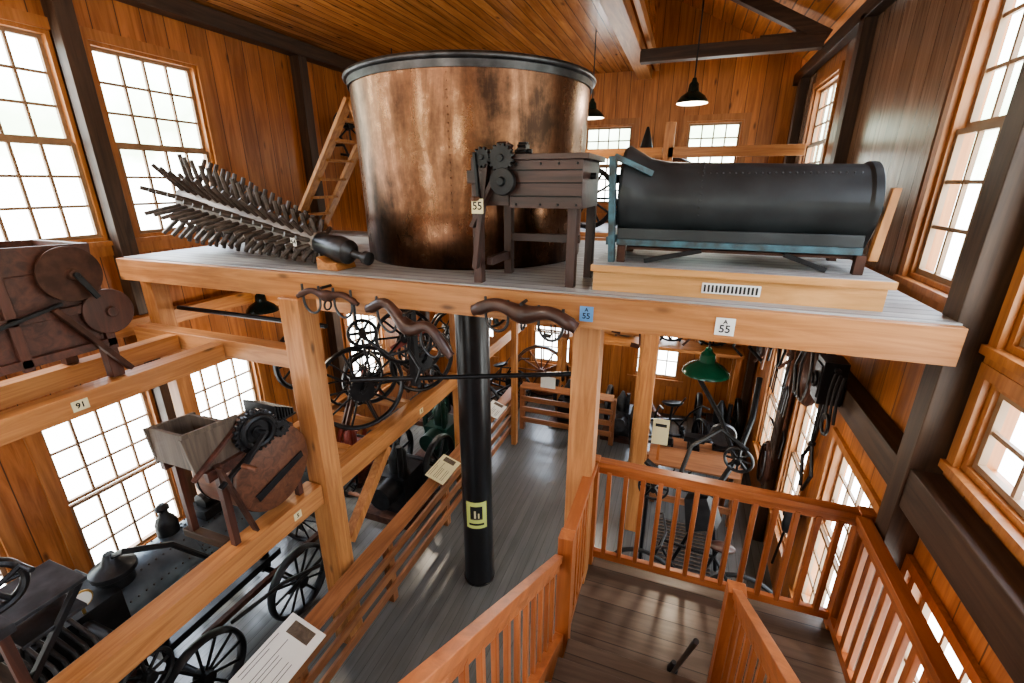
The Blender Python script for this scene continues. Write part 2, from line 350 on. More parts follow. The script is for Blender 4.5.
# ------------------------------------------------------------------ barriers
def barrier(name,p0,p1,zs=(.22,.42,.62),top=.86,post=1.1,shelf=.15,side=(1,0)):
    b=B(name); p0=V(p0);p1=V(p1); d=(p1-p0); ln=d.length; ax='x' if abs(d.x)>abs(d.y) else 'y'; m=br_['xyz'.index(ax)]
    n=max(1,round(ln/post)); s=V((side[0],side[1],0))
    for k in range(n+1):
        p=p0+d*k/n; b.box(p.x-.04,p.x+.04,p.y-.04,p.y+.04,0,top-.03,br_[2])
    for z in zs: b.beam(p0+s*.06+V((0,0,z)),p1+s*.06+V((0,0,z)),.03,.09,m)
    b.beam(p0+s*.05+V((0,0,top)),p1+s*.05+V((0,0,top)),shelf,.03,m,up=V((s.x*.35,s.y*.35,1)))
    return b.done(.003)
barrier('museum_barrier',(-2.42,.6,0),(-2.42,6.5,0))
barrier('museum_barrier',(-2.3,6.75,0),(-.75,6.75,0),side=(0,-1))
barrier('museum_barrier',(-.1,5.35,0),(.95,5.35,0),side=(0,-1),zs=(.25,.5),shelf=.3)

# ------------------------------------------------------------------ stairs and railings
LZ=1.45
def railing(name,p0,p1,h=.86,n=None,newel=(True,True),sp=.105,extra=0,rw=.07,bw=.02):
    b=B(name); p0=V(p0);p1=V(p1); d=p1-p0; flat=V((d.x,d.y,0)).length
    mi=0 if abs(d.x)>abs(d.y) else 1
    up=V((0,0,h))
    b.beam(p0+up,p1+up,rw,.04,rl_[mi]); b.beam(p0+V((0,0,h-.05)),p1+V((0,0,h-.05)),rw*.45,.055,rl_[mi]); b.beam(p0+V((0,0,.09)),p1+V((0,0,.09)),rw*.5,.06,rl_[mi])
    n=n or int(flat/sp)
    for k in range(1,n):
        p=p0+d*k/n; b.box(p.x-bw*.75,p.x+bw*.75,p.y-bw,p.y+bw,p.z+.1,p.z+h-.06,rl_[2])
    for fl,p in zip(newel,(p0,p1)):
        if fl: b.box(p.x-.04,p.x+.04,p.y-.04,p.y+.04,p.z-extra,p.z+h+.03,rl_[2])
    return b.done(.003)
b=B('stair_landing'); b.box(-.44,1.19,1.89,2.78,LZ-.05,LZ,land_m); b.box(-.44,1.19,1.89,2.78,LZ-.2,LZ-.051,rl_[0])
for (x,y) in ((-.4,2.70),(1.1,2.70),(-.4,1.95)): b.box(x-.05,x+.05,y-.05,y+.05,0,LZ-.2,rl_[2])
b.done(.003)
rise=.178; run=.254
b=B('staircase')
for k in range(8):
    y1=1.889-run*k; z=LZ+rise*(k+1)
    b.box(-.36,.40,y1-run,y1+.02,z-.035,z,land_m); b.box(-.36,.40,y1-.02,y1-.001,z-rise,z-.036,land_m)
ytop=1.889-run*8; ztop=LZ+rise*8
for x in (-.41,.41): b.prism([(x-.025,1.89,LZ+.0),(x-.025,1.89,LZ+.22),(x-.025,ytop,ztop+.05),(x-.025,ytop,ztop-.25),(x-.025,1.7,LZ-.12)],(.05,0,0),rl_[1])
for k in range(8):
    y1=1.889-run*k; z=LZ-rise*(k+1)
    if z>0: b.box(.46,1.18,y1-run,y1+.02,z-.035,z,land_m); b.box(.46,1.18,y1-.02,y1-.001,z,z+rise-.036,land_m)
b.done(.003)
b=B('upper_floor'); b.box(-1.3,1.19,YN+.01,ytop-.002,ztop-.15,ztop,land_m); b.done()
railing('stair_railing',(-.40,2.70,LZ),(1.16,2.70,LZ),newel=(True,True))
railing('stair_railing',(-.40,1.93,LZ),(-.40,2.655,LZ),newel=(True,False),n=8)
railing('stair_railing',(-.43,1.88,LZ-.02),(-.43,-.1,LZ+.68*1.9),h=.78,newel=(False,True),rw=.042,bw=.014)
railing('stair_railing',(.42,1.89,LZ),(.42,-.1,LZ+.62*1.99),h=.84,newel=(True,True),rw=.042,bw=.014)
railing('stair_railing',(1.13,.4,LZ),(1.13,2.65,LZ),h=.86,newel=(False,False))

# ------------------------------------------------------------------ copper vat
cx,cy=-1.72,3.73
b=B('copper_vat')
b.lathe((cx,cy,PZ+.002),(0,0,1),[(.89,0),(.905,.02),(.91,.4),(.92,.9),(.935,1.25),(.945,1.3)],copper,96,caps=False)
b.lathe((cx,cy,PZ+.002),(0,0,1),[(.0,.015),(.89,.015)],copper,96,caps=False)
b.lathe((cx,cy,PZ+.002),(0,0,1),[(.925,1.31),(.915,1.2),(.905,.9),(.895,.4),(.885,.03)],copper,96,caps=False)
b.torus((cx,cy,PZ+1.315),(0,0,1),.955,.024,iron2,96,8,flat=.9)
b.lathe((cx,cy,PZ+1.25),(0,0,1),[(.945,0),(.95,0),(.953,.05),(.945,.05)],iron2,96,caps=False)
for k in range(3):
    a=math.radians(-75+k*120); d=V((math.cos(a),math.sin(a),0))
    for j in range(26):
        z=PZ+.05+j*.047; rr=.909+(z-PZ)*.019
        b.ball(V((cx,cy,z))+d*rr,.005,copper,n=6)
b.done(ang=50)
px,py=-1.70,3.56
b=B('support_column'); b.lathe((px,py,0),(0,0,1),[(.17,0),(.17,.012),(.155,.014),(.155,3.45),(.17,3.455),(.17,3.468)],blackp,40); b.done()
b=B('column_label')
def arc(b,r,a0,a1,z0,z1,m,n=8):
    i=b.mi(m); lo=[];hi=[]
    for k in range(n+1):
        a=a0+(a1-a0)*k/n; lo.append(b.bm.verts.new((px+r*math.cos(a),py+r*math.sin(a),z0))); hi.append(b.bm.verts.new((px+r*math.cos(a),py+r*math.sin(a),z1)))
    for k in range(n): b.f([lo[k],lo[k+1],hi[k+1],hi[k]],i)
ac=math.atan2(-py,-px)
arc(b,.158,ac-.8,ac+.6,.76,1.08,yel); arc(b,.1595,ac-.5,ac+.3,.87,1.03,ink); arc(b,.1605,ac-.25,ac-.12,.89,.98,cream); arc(b,.1605,ac+.0,ac+.1,.89,.95,cream); arc(b,.1605,ac-.5,ac+.3,.87,.885,grey_w); arc(b,.1595,ac-.6,ac+.4,.80,.825,ink)
b.done()

# ------------------------------------------------------------------ spiked drum
b=B('spiked_roller')
A=V((-4.15,3.0,3.96)); E=V((-2.26,2.64,3.655)); ax=(E-A).normalized(); _,u,v=basis(ax); ln=(E-A).length
b.lathe(A-ax*.03,ax,[(.13,0),(.135,.02),(.13,.05),(.075,ln-.2)],log_m,10)
b.lathe(A-ax*.03,ax,[(.06,ln-.22),(.076,ln-.2),(.085,ln-.06),(.095,ln+.0),(.085,ln+.1),(.05,ln+.13),(.026,ln+.14),(.026,ln+.25),(.046,ln+.26),(.046,ln+.30),(.018,ln+.31)],iron2,16)
b.cyl(A-ax*.12,A,.03,iron)
rows=17; n=11
for i in range(rows):
    t=(i+.5)/rows; R=.40-(.40-.165)*t
    for k in range(n):
        a=2*math.pi*(k+.5)/n+random.uniform(-.03,.03)
        d=(u*math.cos(a)+v*math.sin(a)); dd=(d-ax*(.22+random.uniform(-.04,.04))).normalized(); p=A+ax*(ln-.2)*t; rr=.125-.05*t
        q=p+dd*R*random.uniform(.97,1.02)
        if q.z<PZ+.022: q=p+(q-p)*((p.z-PZ-.022)/(p.z-q.z))
        if (q-p).length>rr+.02: b.tube([p+dd*rr*.8,p+dd*rr*.8+(q-p-dd*rr*.8)*.5,q],[.0145,.0185,.0165],peg_m,7)
b.done()
b=B('wooden_chock'); b.prism([(-2.42,2.55,PZ),(-2.42,2.55,PZ+.09),(-2.34,2.55,PZ+.05),(-2.26,2.55,PZ+.05),(-2.24,2.55,PZ)],(0,.2,0),bm_[1]); b.done(.003)
tag('exhibit_tag',(-2.64,2.585,3.70),'-y',.05,.06,'54',paper)

# ------------------------------------------------------------------ geared machine on platform
b=B('geared_hand_mill')
for (x,y) in ((-1.16,2.56),(-.60,2.62),(-1.10,2.92),(-.56,2.95)): b.box(x-.026,x+.026,y-.03,y+.03,PZ,4.24,mah_z)
b.box(-.94,-.53,2.50,2.97,3.97,4.22,mah); b.box(-.97,-.50,2.48,2.99,4.221,4.25,mah)
for z in (4.03,4.10,4.165): b.box(-.938,-.532,2.494,2.499,z,z+.006,ink)
b.box(-1.2,-.96,2.50,2.97,4.10,4.17,mah); b.box(-1.15,-.95,2.52,2.56,3.98,4.2,mah)
b.box(-1.12,-.62,2.9,2.94,3.74,3.79,mah); b.box(-1.13,-1.09,2.6,2.9,3.62,3.67,mah)
b.beam((-1.17,2.50,3.86),(-.93,2.485,4.30),.025,.06,mah,up=(0,1,0)); b.beam((-1.15,2.48,3.62),(-1.06,2.48,4.24),.03,.05,mah_z,up=(0,1,0))
b.gear((-.97,2.455,4.23),(0,1,0),.075,.03,16,iron,.012); b.gear((-1.08,2.455,4.235),(0,1,0),.055,.03,12,iron,.012)
b.lathe((-.96,2.43,4.11),(0,1,0),[(.02,-.03),(.024,-.005),(.07,0),(.075,.03),(.02,.032)],iron,24)
b.beam((-1.12,2.44,4.26),(-1.10,2.44,4.0),.016,.03,iron,up=(0,1,0)); b.tube([(-1.10,2.43,4.02),(-1.10,2.35,4.02)],.012,brn_w)
b.gear((-1.02,2.62,4.25),(1,0,0),.075,.06,14,rust,.014); b.gear((-.90,2.62,4.27),(1,0,0),.05,.05,12,iron,.012)
b.cyl((-1.22,2.72,4.14),(-.5,2.72,4.14),.018,iron)
for x in (-.9,-.76,-.66,-.56): b.ball((x,2.496,4.2),.007,iron,n=6); b.ball((x,2.496,3.99),.007,iron,n=6)
b.done(.002)
tag('exhibit_tag',(-1.10,2.415,3.98),'-y',.07,.08,'55',cream)

# ------------------------------------------------------------------ tin trough machine on plinth
b=B('display_plinth'); b.box(-.46,.93,2.58,3.35,PZ,PZ+.115,lt_[0]); b.box(-.47,.95,2.56,3.37,PZ+.115,PZ+.15,deck)
b.box(-.472,.952,2.552,2.56,PZ+.112,PZ+.15,lt_[0])
b.box(.12,.40,2.572,2.58,PZ+.03,PZ+.085,white)
for k in range(14): b.box(.13+k*.019,.14+k*.019,2.568,2.573,PZ+.038,PZ+.077,ink)
b.done(.003)
pz=PZ+.15
b=B('tin_trough_machine')
def sec(x,r,cz,cyy=2.95,k=32):
    P=[]
    for i in range(k):
        a=2*math.pi*i/k; yy=math.cos(a)*r; zz=math.sin(a)*r
        if zz<0: zz*=1.08; yy*=(1-.22*(-zz/r))
        P.append((x,cyy+yy,cz+zz))
    return P
secs=[(-.37,.265,4.03),(-.35,.275,4.035),(-.29,.255,4.02),(-.22,.236,4.0),(-.12,.227,3.99),(.2,.222,3.985),(.5,.22,3.98),(.82,.22,3.975),(.835,.232,3.975),(.87,.232,3.975),(.88,.2,3.975)]
i=b.mi(blk_tin); R=[[b.bm.verts.new(p) for p in sec(*s)] for s in secs]
for a,c in zip(R,R[1:]):
    for k in range(32): b.f([a[k],a[(k+1)%32],c[(k+1)%32],c[k]],i)
b.f(R[-1],i); b.f(list(reversed(R[0])),b.mi(iron))
for k in range(30):
    x=-.12+k*.031; b.ball((x,2.95-.222*math.cos(.85),3.985+.222*math.sin(.85)),.0055,iron2,n=6)
for k in range(12):
    a=-.2+k*.16; b.ball((.06,2.95-.226*math.cos(a),3.985+.226*math.sin(a)),.0055,iron2,n=6)
b.box(-.36,.83,2.70,2.74,3.765,3.80,bluep); b.box(-.36,.83,3.17,3.21,3.765,3.80,bluep); b.box(-.36,.83,2.715,2.73,3.80,3.86,blk_tin)
b.beam((-.38,2.70,pz),(-.41,2.69,4.24),.035,.05,bluep); b.beam((-.38,3.20,pz),(-.41,3.21,4.24),.035,.05,bluep)
b.box(-.42,-.38,2.70,3.21,3.765,3.81,bluep); b.box(-.425,-.39,2.71,3.2,4.1,4.15,bluep); b.beam((-.40,2.69,4.24),(-.2,2.76,4.15),.03,.03,bluep); b.beam((-.40,3.21,4.24),(-.2,3.14,4.15),.03,.03,bluep)
b.prism([(.86,2.70,3.74),(.90,2.70,3.74),(.935,2.74,4.08),(.90,2.74,4.08)],(0,.04,0),ldr); b.prism([(.86,3.16,3.74),(.90,3.16,3.74),(.935,3.16,4.08),(.90,3.16,4.08)],(0,.04,0),ldr)
for (x,y) in ((-.33,2.72),(.83,2.72),(-.33,3.18),(.83,3.18)): b.box(x-.022,x+.022,y-.022,y+.022,pz,3.765,rust)
b.box(-.3,.83,2.74,3.17,3.74,3.755,rust); b.beam((-.2,2.73,pz+.01),(.1,2.73,3.75),.02,.025,iron); b.beam((.7,2.73,pz+.01),(.5,2.73,3.75),.02,.025,iron)
b.cyl((.86,2.95,3.97),(.97,2.95,3.97),.018,iron)
b.done(.002)
tag('exhibit_tag',(.245,2.415,3.42),'-y',.09,.09,'55',paper,.055,small='A')
tag('exhibit_tag',(-.455,2.41,3.42),'-y',.075,.085,'55',tagblue,.045,small='A')

# ------------------------------------------------------------------ ladder behind vat
b=B('wooden_ladder')
F0=V((-4.42,0,PZ+.01)); T0=V((-3.40,0,4.93))
for y in (4.35,4.82):
    o=V((0,y,0)); b.beam(F0+o,T0+o,.04,.12,ldr,up=(1,0,.6)); b.beam((-2.95,y,PZ+.01),T0+o,.03,.06,ldr,up=(1,0,.6))
for k in range(1,7):
    t=k/7; p=F0.lerp(T0,t); b.box(p.x-.06,p.x+.06,4.37,4.80,p.z,p.z+.028,ldr)
b.done(.002)
b=B('iron_bracket_wheel'); b.wheel((-4.55,5.75,4.85),(1,-.6,.1),.22,8,iron,rim=.012); b.cyl((-4.79,5.75,4.85),(-4.5,5.7,4.85),.02,iron)
b.tube([(-4.78,5.6,4.6),(-4.55,5.6,4.6),(-4.5,5.65,4.4),(-4.6,5.7,4.25)],.018,iron); b.tube([(-4.78,5.8,4.5),(-4.45,5.9,4.45),(-4.4,5.95,4.2)],.018,iron); b.done()

# ------------------------------------------------------------------ fanning mill upper left
b=B('fanning_mill')
x0,x1,y0,y1=-3.92,-3.38,.75,1.72
for (x,y) in ((x0+.03,y0+.03),(x1-.03,y0+.03),(x0+.03,y1-.03),(x1-.03,y1-.03)): b.box(x-.035,x+.035,y-.035,y+.035,2.925 if x<-3.6 else 2.905,3.2,red_w)
b.box(x0,x1,y0,y1,3.15,3.62,red_x)
b.prism([(x0,y0,3.62),(x0,y0-.12,3.8),(x0,y0-.09,3.8),(x0,y0+.03,3.62)],(x1-x0,0,0),red_x); b.prism([(x0,y1,3.62),(x0,y1+.02,3.76),(x0,y1-.01,3.76),(x0,y1-.03,3.62)],(x1-x0,0,0),red_x)
for xx in (x0,x1-.025): b.prism([(xx,y0,3.62),(xx,y0-.12,3.8),(xx,y1+.02,3.76),(xx,y1,3.62)],(.025,0,0),red_x)
for y in (y0+.02,y0+.5,y1-.05): b.box(x1,x1+.03,y,y+.05,3.1,3.66,red_w)
b.box(x1,x1+.03,y0,y1,3.36,3.41,red_x); b.box(x1,x1+.03,y0,y1,3.12,3.17,red_x)
b.lathe((x1+.03,1.58,3.60),(1,0,0),[(.02,0),(.155,.0),(.16,.012),(.16,.025),(.03,.03),(.03,.07)],rust,32)
b.lathe((x1+.02,1.72,3.34),(1,0,0),[(.02,0),(.14,.0),(.14,.02),(.03,.03),(.03,.06)],red_w,32)
b.cyl((x0-.05,1.58,3.60),(x1+.12,1.58,3.60),.015,iron); b.beam((x1+.11,1.58,3.6),(x1+.11,1.65,3.45),.015,.03,iron)
b.beam((x1+.05,1.45,3.42),(x1+.05,1.74,2.95),.03,.05,rust,up=(1,0,0)); b.beam((x1+.04,.9,3.3),(x1+.04,1.5,3.44),.02,.03,iron,up=(1,0,0))
b.torus((x1+.035,1.1,3.5),(1,0,0),.09,.012,iron,24,6)
b.done(.003)
tag('exhibit_tag',(-3.315,1.42,2.83),'+x',.085,.065,'91',cream)
b=B('corn_sheller')
b.box(-3.08,-2.68,.22,.66,2.15,2.2,iron2); b.prism([(-3.05,.3,2.2),(-3.08,.2,2.6),(-3.08,.62,2.56),(-3.05,.56,2.2)],(.35,0,0),iron)
for (x,y) in ((-3.04,.25),(-2.72,.25),(-3.04,.62),(-2.72,.62)): b.beam((x,y,2.16),(x,y,1.80),.04,.04,red_w)
b.wheel((-2.66,.62,2.44),(1,-.3,0),.14,6,iron,rim=.018,hub=.035,m2=iron,hw=.03); b.cyl((-3.1,.62,2.44),(-2.6,.62,2.44),.015,iron)
b.tube([(-2.62,.62,2.44),(-2.56,.72,2.52),(-2.48,.72,2.52)],.012,iron); b.box(-3.02,-2.7,.6,.95,2.16,2.18,iron2); b.box(-3.0,-2.72,.66,.92,2.0,2.02,iron2)
b.beam((-2.72,.64,1.82),(-2.72,.92,2.16),.03,.03,iron); b.beam((-3.0,.64,1.82),(-3.0,.92,2.16),.03,.03,iron)
b.done(.002)

# ------------------------------------------------------------------ machine w/ gear on shelf
b=B('root_cutter_machine')
for (x,y) in ((-3.0,1.66),(-2.6,1.66),(-3.0,2.22),(-2.6,2.22)): b.box(x-.022,x+.022,y-.022,y+.022,1.80,2.42,red_w)
b.box(-3.0,-2.62,1.56,1.58,2.42,2.66,grey_w); b.box(-3.0,-2.62,1.82,1.84,2.42,2.62,grey_w); b.prism([(-2.64,1.54,2.40),(-2.64,1.50,2.68),(-2.64,1.86,2.64),(-2.64,1.84,2.40)],(.022,0,0),grey_w); b.prism([(-3.02,1.56,2.40),(-3.02,1.54,2.66),(-3.02,1.86,2.62),(-3.02,1.84,2.40)],(.022,0,0),grey_w)
b.box(-3.0,-2.64,1.58,1.82,2.40,2.42,ink); b.beam((-2.60,1.50,2.40),(-2.60,1.88,2.62),.02,.03,red_x,up=(1,0,0)); b.beam((-2.61,1.86,2.66),(-2.61,1.50,2.70),.03,.02,grey_w,up=(1,0,0))
b.box(-2.62,-2.585,1.58,2.26,2.34,2.41,red_x); b.box(-3.02,-2.98,1.58,2.26,2.34,2.41,red_x)
b.lathe((-3.0,2.04,2.16),(1,0,0),[(.295,0),(.31,.01),(.31,.42),(.295,.43)],brn_w,40)
b.lathe((-2.97,2.04,2.16),(1,0,0),[(.316,0),(.316,.02)],iron,40); b.lathe((-2.63,2.04,2.16),(1,0,0),[(.316,0),(.316,.02)],iron,40)
b.prism([(-2.568,1.84,2.06),(-2.568,1.86,2.0),(-2.568,2.28,2.12),(-2.568,2.27,2.17)],(.012,0,0),iron)
b.gear((-2.55,1.93,2.53),(1,-.2,0),.15,.035,26,iron,.016); b.torus((-2.525,1.93,2.53),(1,-.2,0),.10,.022,iron,24,8)
b.gear((-2.55,2.12,2.45),(1,-.2,0),.065,.035,12,iron,.012)
b.cyl((-3.05,1.93,2.53),(-2.46,1.93,2.53),.018,iron); b.beam((-2.47,1.93,2.53),(-2.47,1.73,2.38),.02,.035,iron,up=(1,0,0)); b.cyl((-2.48,1.74,2.39),(-2.36,1.74,2.39),.018,brn_w)
b.beam((-2.53,1.62,2.44),(-2.55,1.78,1.83),.02,.05,rust,up=(1,0,0)); b.beam((-2.53,1.60,2.30),(-2.53,1.95,2.46),.02,.03,iron,up=(1,0,0))
for k in range(7): b.box(-2.9,-2.6,2.14+.025*k,2.152+.025*k,2.47,2.60-.014*k,iron)
b.box(-2.95,-2.6,2.10,2.32,2.455,2.47,iron)
b.done(.002)
tag('exhibit_tag',(-2.515,2.1,1.71),'+x',.07,.06,'5',cream)
tag('exhibit_tag',(-2.515,3.9,1.71),'+x',.07,.06,'5',cream)

# ------------------------------------------------------------------ portable steam engine
b=B('portable_steam_engine')
b.lathe((-3.72,1.35,1.08),(0,1,0),[(.24,0),(.255,.01),(.255,.6),(.263,.6),(.263,.66),(.255,.66),(.255,1.2),(.263,1.2),(.263,1.26),(.255,1.26),(.255,1.95),(.22,1.97)],steel,36)
for yy in (.615,.645,1.215,1.245):
    for k in range(32):
        a=2*math.pi*k/32; b.ball((-3.72+.264*math.cos(a),1.35+yy,1.08+.264*math.sin(a)),.009,iron2,n=6)
for an in (.5,1.1,2.0):
    for k in range(34): b.ball((-3.72+.257*math.cos(an),1.4+.055*k,1.08+.257*math.sin(an)),.009,iron2,n=6)
b.box(-3.98,-3.46,.85,1.36,.45,1.38,iron); b.lathe((-3.78,1.90,1.31),(0,0,1),[(.08,0),(.08,.12),(.065,.16),(.04,.19),(.03,.24),(.05,.25),(.05,.27),(.02,.30)],iron,24)
b.lathe((-3.62,1.42,1.33),(0,0,1),[(.11,0),(.11,.08),(.14,.10),(.14,.14),(.06,.19),(.03,.26)],iron,20); b.tube([(-3.62,1.42,1.55),(-3.5,1.45,1.62),(-3.4,1.7,1.5),(-3.38,1.9,1.2)],.022,iron)
b.cyl((-3.72,3.1,1.3),(-3.72,3.1,1.6),.075,iron)
b.box(-3.82,-3.60,2.1,2.5,1.33,1.42,iron); b.cyl((-3.71,2.15,1.46),(-3.71,2.45,1.46),.07,iron); b.cyl((-3.71,2.45,1.46),(-3.71,2.8,1.46),.014,iron2)
b.wheel((-3.9,2.85,1.46),(1,0,0),.2,6,iron,rim=.02,hub=.03); b.cyl((-3.92,2.85,1.46),(-3.5,2.85,1.46),.018,iron2); b.beam((-3.71,2.85,1.33),(-3.71,2.85,1.46),.06,.06,iron)
b.torus((-3.46,1.15,1.5),(1,0,0),.06,.008,brass,20,6); b.lathe((-3.47,1.15,1.5),(1,0,0),[(.055,0),(.055,.02)],paper,20); b.cyl((-3.48,1.15,1.38),(-3.48,1.15,1.46),.01,brass)
for y,r in ((1.55,.36),(2.55,.36)):
    for x in (-3.2,-4.3): b.wheel((x,y,r+.002),(1,0,0),r,12,iron,rim=.022,hub=.06,sp=.013,flat=2.2)
    b.cyl((-4.35,y,r),(-3.15,y,r),.03,iron)
b.box(-3.87,-3.57,1.5,2.7,.45,.52,iron); b.box(-3.82,-3.62,1.52,1.6,.36,.88,iron); b.box(-3.82,-3.62,2.5,2.6,.36,.88,iron)
b.wheel((-3.32,1.75,1.05),(1,0,0),.2,6,iron,rim=.018,hub=.03); b.cyl((-3.72,1.75,1.05),(-3.28,1.75,1.05),.02,iron)
b.cyl((-3.42,1.95,.92),(-3.42,2.8,.92),.04,iron2); b.box(-3.47,-3.37,2.2,2.45,.82,1.0,iron)
b.tube([(-3.2,2.4,.35),(-3.0,2.9,.6),(-2.95,3.2,.75)],.02,iron); b.tube([(-3.3,1.9,.5),(-3.1,2.3,.62),(-2.95,2.6,.6)],.018,iron)
b.beam((-3.35,1.7,.55),(-3.25,3.3,.6),.05,.05,rust)
b.done(.002)
b=B('slatted_press')
for k in range(13):
    y=.40+k*.05
    b.tube([(-3.62,y,1.2),(-3.45,y,1.52),(-3.3,y,1.60),(-3.1,y+.02,1.48),(-3.0,y+.02,1.2)],.014,iron2 if k%4==0 else iron,6)
b.box(-3.7,-3.6,.35,1.1,0,1.25,red_w); b.box(-3.05,-2.97,.35,1.1,0,1.25,red_w); b.cyl((-3.44,1.12,1.3),(-2.95,1.12,1.3),.045,iron); b.wheel((-2.93,1.12,1.1),(1,0,.0),.17,8,iron,hub=.04); b.box(-3.6,-3.05,.35,.84,1.1,1.15,iron)
b.done(.002)

# ------------------------------------------------------------------ ox yokes
def yoke(name,c,d,L=.62,m=leather,a=.022,r0=.03):
    c=V(c); d=V(d).normalized(); b=B(name); pts=[];rr=[]
    for k in range(33):
        t=k/32*2-1; z=-a*math.cos(2*math.pi*t)-.03*abs(t)**4; pts.append(c+d*(t*L/2)+V((0,0,z)))
        rr.append(r0+.016*math.exp(-(t/.22)**2)-.004*math.sin(math.pi*abs(t))-(.008 if abs(t)>.93 else 0))
    b.tube(pts,rr,m,12)
    for t in (-.52,.52):
        o=c+d*(t*L/2); P=[]
        for k in range(17):
            an=math.pi*k/16; P.append(o+d*(.07*math.cos(an))+V((0,0,-.06-.085*math.sin(an))))
        P=[P[0]+V((0,0,.11))]+P+[P[-1]+V((0,0,.11))]
        b.tube(P,.0085,iron2,8)
    b.torus(c+V((0,0,-.075)),d,.032,.007,iron,20,6)
    b.cyl(c+V((0,-.04,.05)),c+V((0,.05,.05)),.01,iron)
    return b.done()
yoke('ox_yoke',(-.80,2.345,3.42),(1,0,-.07),.62,leather,.016,.042)
yoke('ox_yoke',(-1.55,2.32,3.29),(.85,.0,-.36),.64,leather,.04,.036)
yoke('ox_yoke',(-2.20,2.365,3.40),(1,.0,-.03),.5,rust,.012,.024)

b=B('line_shaft'); b.cyl((-2.47,2.80,2.55),(-.53,3.55,2.6),.02,iron)
b.box(-2.0,-1.94,2.97,3.03,2.5,3.46,iron); b.box(-.66,-.6,3.48,3.54,2.55,3.46,iron); b.done()

# ------------------------------------------------------------------ wheels and machines on shelf
def flywheel_machine(name,x,y,z,R,m=iron,ns=10,bodym=rust,axd=(.8,-.6,0),second=True):
    b=B(name); z+=.02; a=V(axd).normalized(); t=V((-a.y,a.x,0)); c=V((x,y,z+R+.01))
    b.wheel(c,a,R,ns,m,rim=.02,hub=.05,sp=.011)
    if second: b.wheel(c-a*.28,a,R*.72,ns-2,m,rim=.015,hub=.04,sp=.009)
    b.cyl(c-a*.36,c+a*.1,.022,m)
    fr=V((x,y,z))
    for k in (-.2,-.1):
        for s in (-1,1): b.beam(fr+a*k+t*s*.16,c+a*k+V((0,0,.03)),.035,.04,bodym,up=a)
    b.cyl(fr+a*-.22+t*-.16+V((0,0,.01)),fr+a*-.08+t*-.16+V((0,0,.01)),.02,bodym); b.cyl(fr+a*-.22+t*.16+V((0,0,.01)),fr+a*-.08+t*.16+V((0,0,.01)),.02,bodym)
    b.gear(c+a*.05,a,R*.3,.03,18,m)
    b.tube([c+a*.08,c+a*.1+t*.08+V((0,0,R*.5)),c+a*.05+t*.05+V((0,0,R*1.15))],.012,m)
    b.done(.002)
flywheel_machine('flywheel_pump',-2.72,3.20,1.80,.43,ns=10)
flywheel_machine('flywheel_pump',-2.62,4.15,1.80,.38,ns=8,second=False)
flywheel_machine('feed_grinder',-2.98,3.68,1.80,.30,ns=6,bodym=redp)
flywheel_machine('feed_grinder',-2.95,4.65,1.80,.30,ns=8,bodym=brn_w)
flywheel_machine('feed_grinder',-2.8,5.3,1.80,.34,ns=8,bodym=iron2)
flywheel_machine('feed_grinder',-2.8,5.95,1.80,.28,ns=8,bodym=iron2)
flywheel_machine('feed_grinder',-2.8,6.7,1.80,.30,ns=8,bodym=bluep)
b=B('hay_fork_carrier')
b.wheel((-2.15,3.15,2.86),(.64,-.76,0),.25,8,iron,rim=.017,hub=.04,sp=.01); b.tube([(-2.15,3.2,2.86),(-2.15,3.2,3.34)],.014,iron)
b.wheel((-2.30,2.80,2.98),(.64,-.76,0),.12,6,iron,rim=.014,hub=.03); b.tube([(-2.35,2.8,3.0),(-2.35,2.8,3.34)],.012,iron)
b.tube([(-2.30,2.8,2.95),(-2.1,2.85,2.8),(-1.95,2.9,2.85),(-1.88,2.9,3.34)],.014,iron); b.tube([(-1.95,2.9,2.85),(-1.85,2.9,2.7),(-1.9,2.9,2.58)],.014,iron)
b.beam((-2.25,3.1,2.75),(-1.95,3.25,2.95),.03,.05,redp)
b.done()
def engine(name,x,y,z,m=iron,s=1.0):
    b=B(name)
    b.box(x-.3*s,x+.3*s,y-.35*s,y+.35*s,z,z+.08*s,rust)
    b.box(x-.16*s,x+.16*s,y-.25*s,y+.12*s,z+.08*s,z+.5*s,m); b.cyl((x,y-.45*s,z+.38*s),(x,y+.1*s,z+.38*s),.12*s,m,n=24)
    b.lathe((x,y-.1*s,z+.5*s),(0,0,1),[(.09*s,0),(.09*s,.2*s),(.05*s,.26*s),(.02*s,.34*s)],m,20)
    for sx in (-.27,.27): b.wheel((x+sx*s,y+.25*s,z+.42*s),(1,0,0),.32*s,6,m,rim=.025*s,hub=.05*s,sp=.016*s)
    b.cyl((x-.33*s,y+.25*s,z+.42*s),(x+.33*s,y+.25*s,z+.42*s),.025*s,iron2)
    b.cyl((x+.1*s,y-.2*s,z+.5*s),(x+.1*s,y-.2*s,z+.85*s),.03*s,m)
    b.done(.002)
engine('stationary_engine',-3.1,4.3,0,iron,1.25)
engine('stationary_engine',-3.2,5.6,0,egreen,1.2)
engine('stationary_engine',-4.2,4.7,0,redp,1.0)
engine('stationary_engine',-1.6,7.35,0,iron,1.0)
engine('stationary_engine',-.65,7.2,0,iron2,1.0)
engine('stationary_engine',-3.9,6.6,0,iron,1.2)
engine('stationary_engine',1.0-.15,7.2,0,iron,1.1)
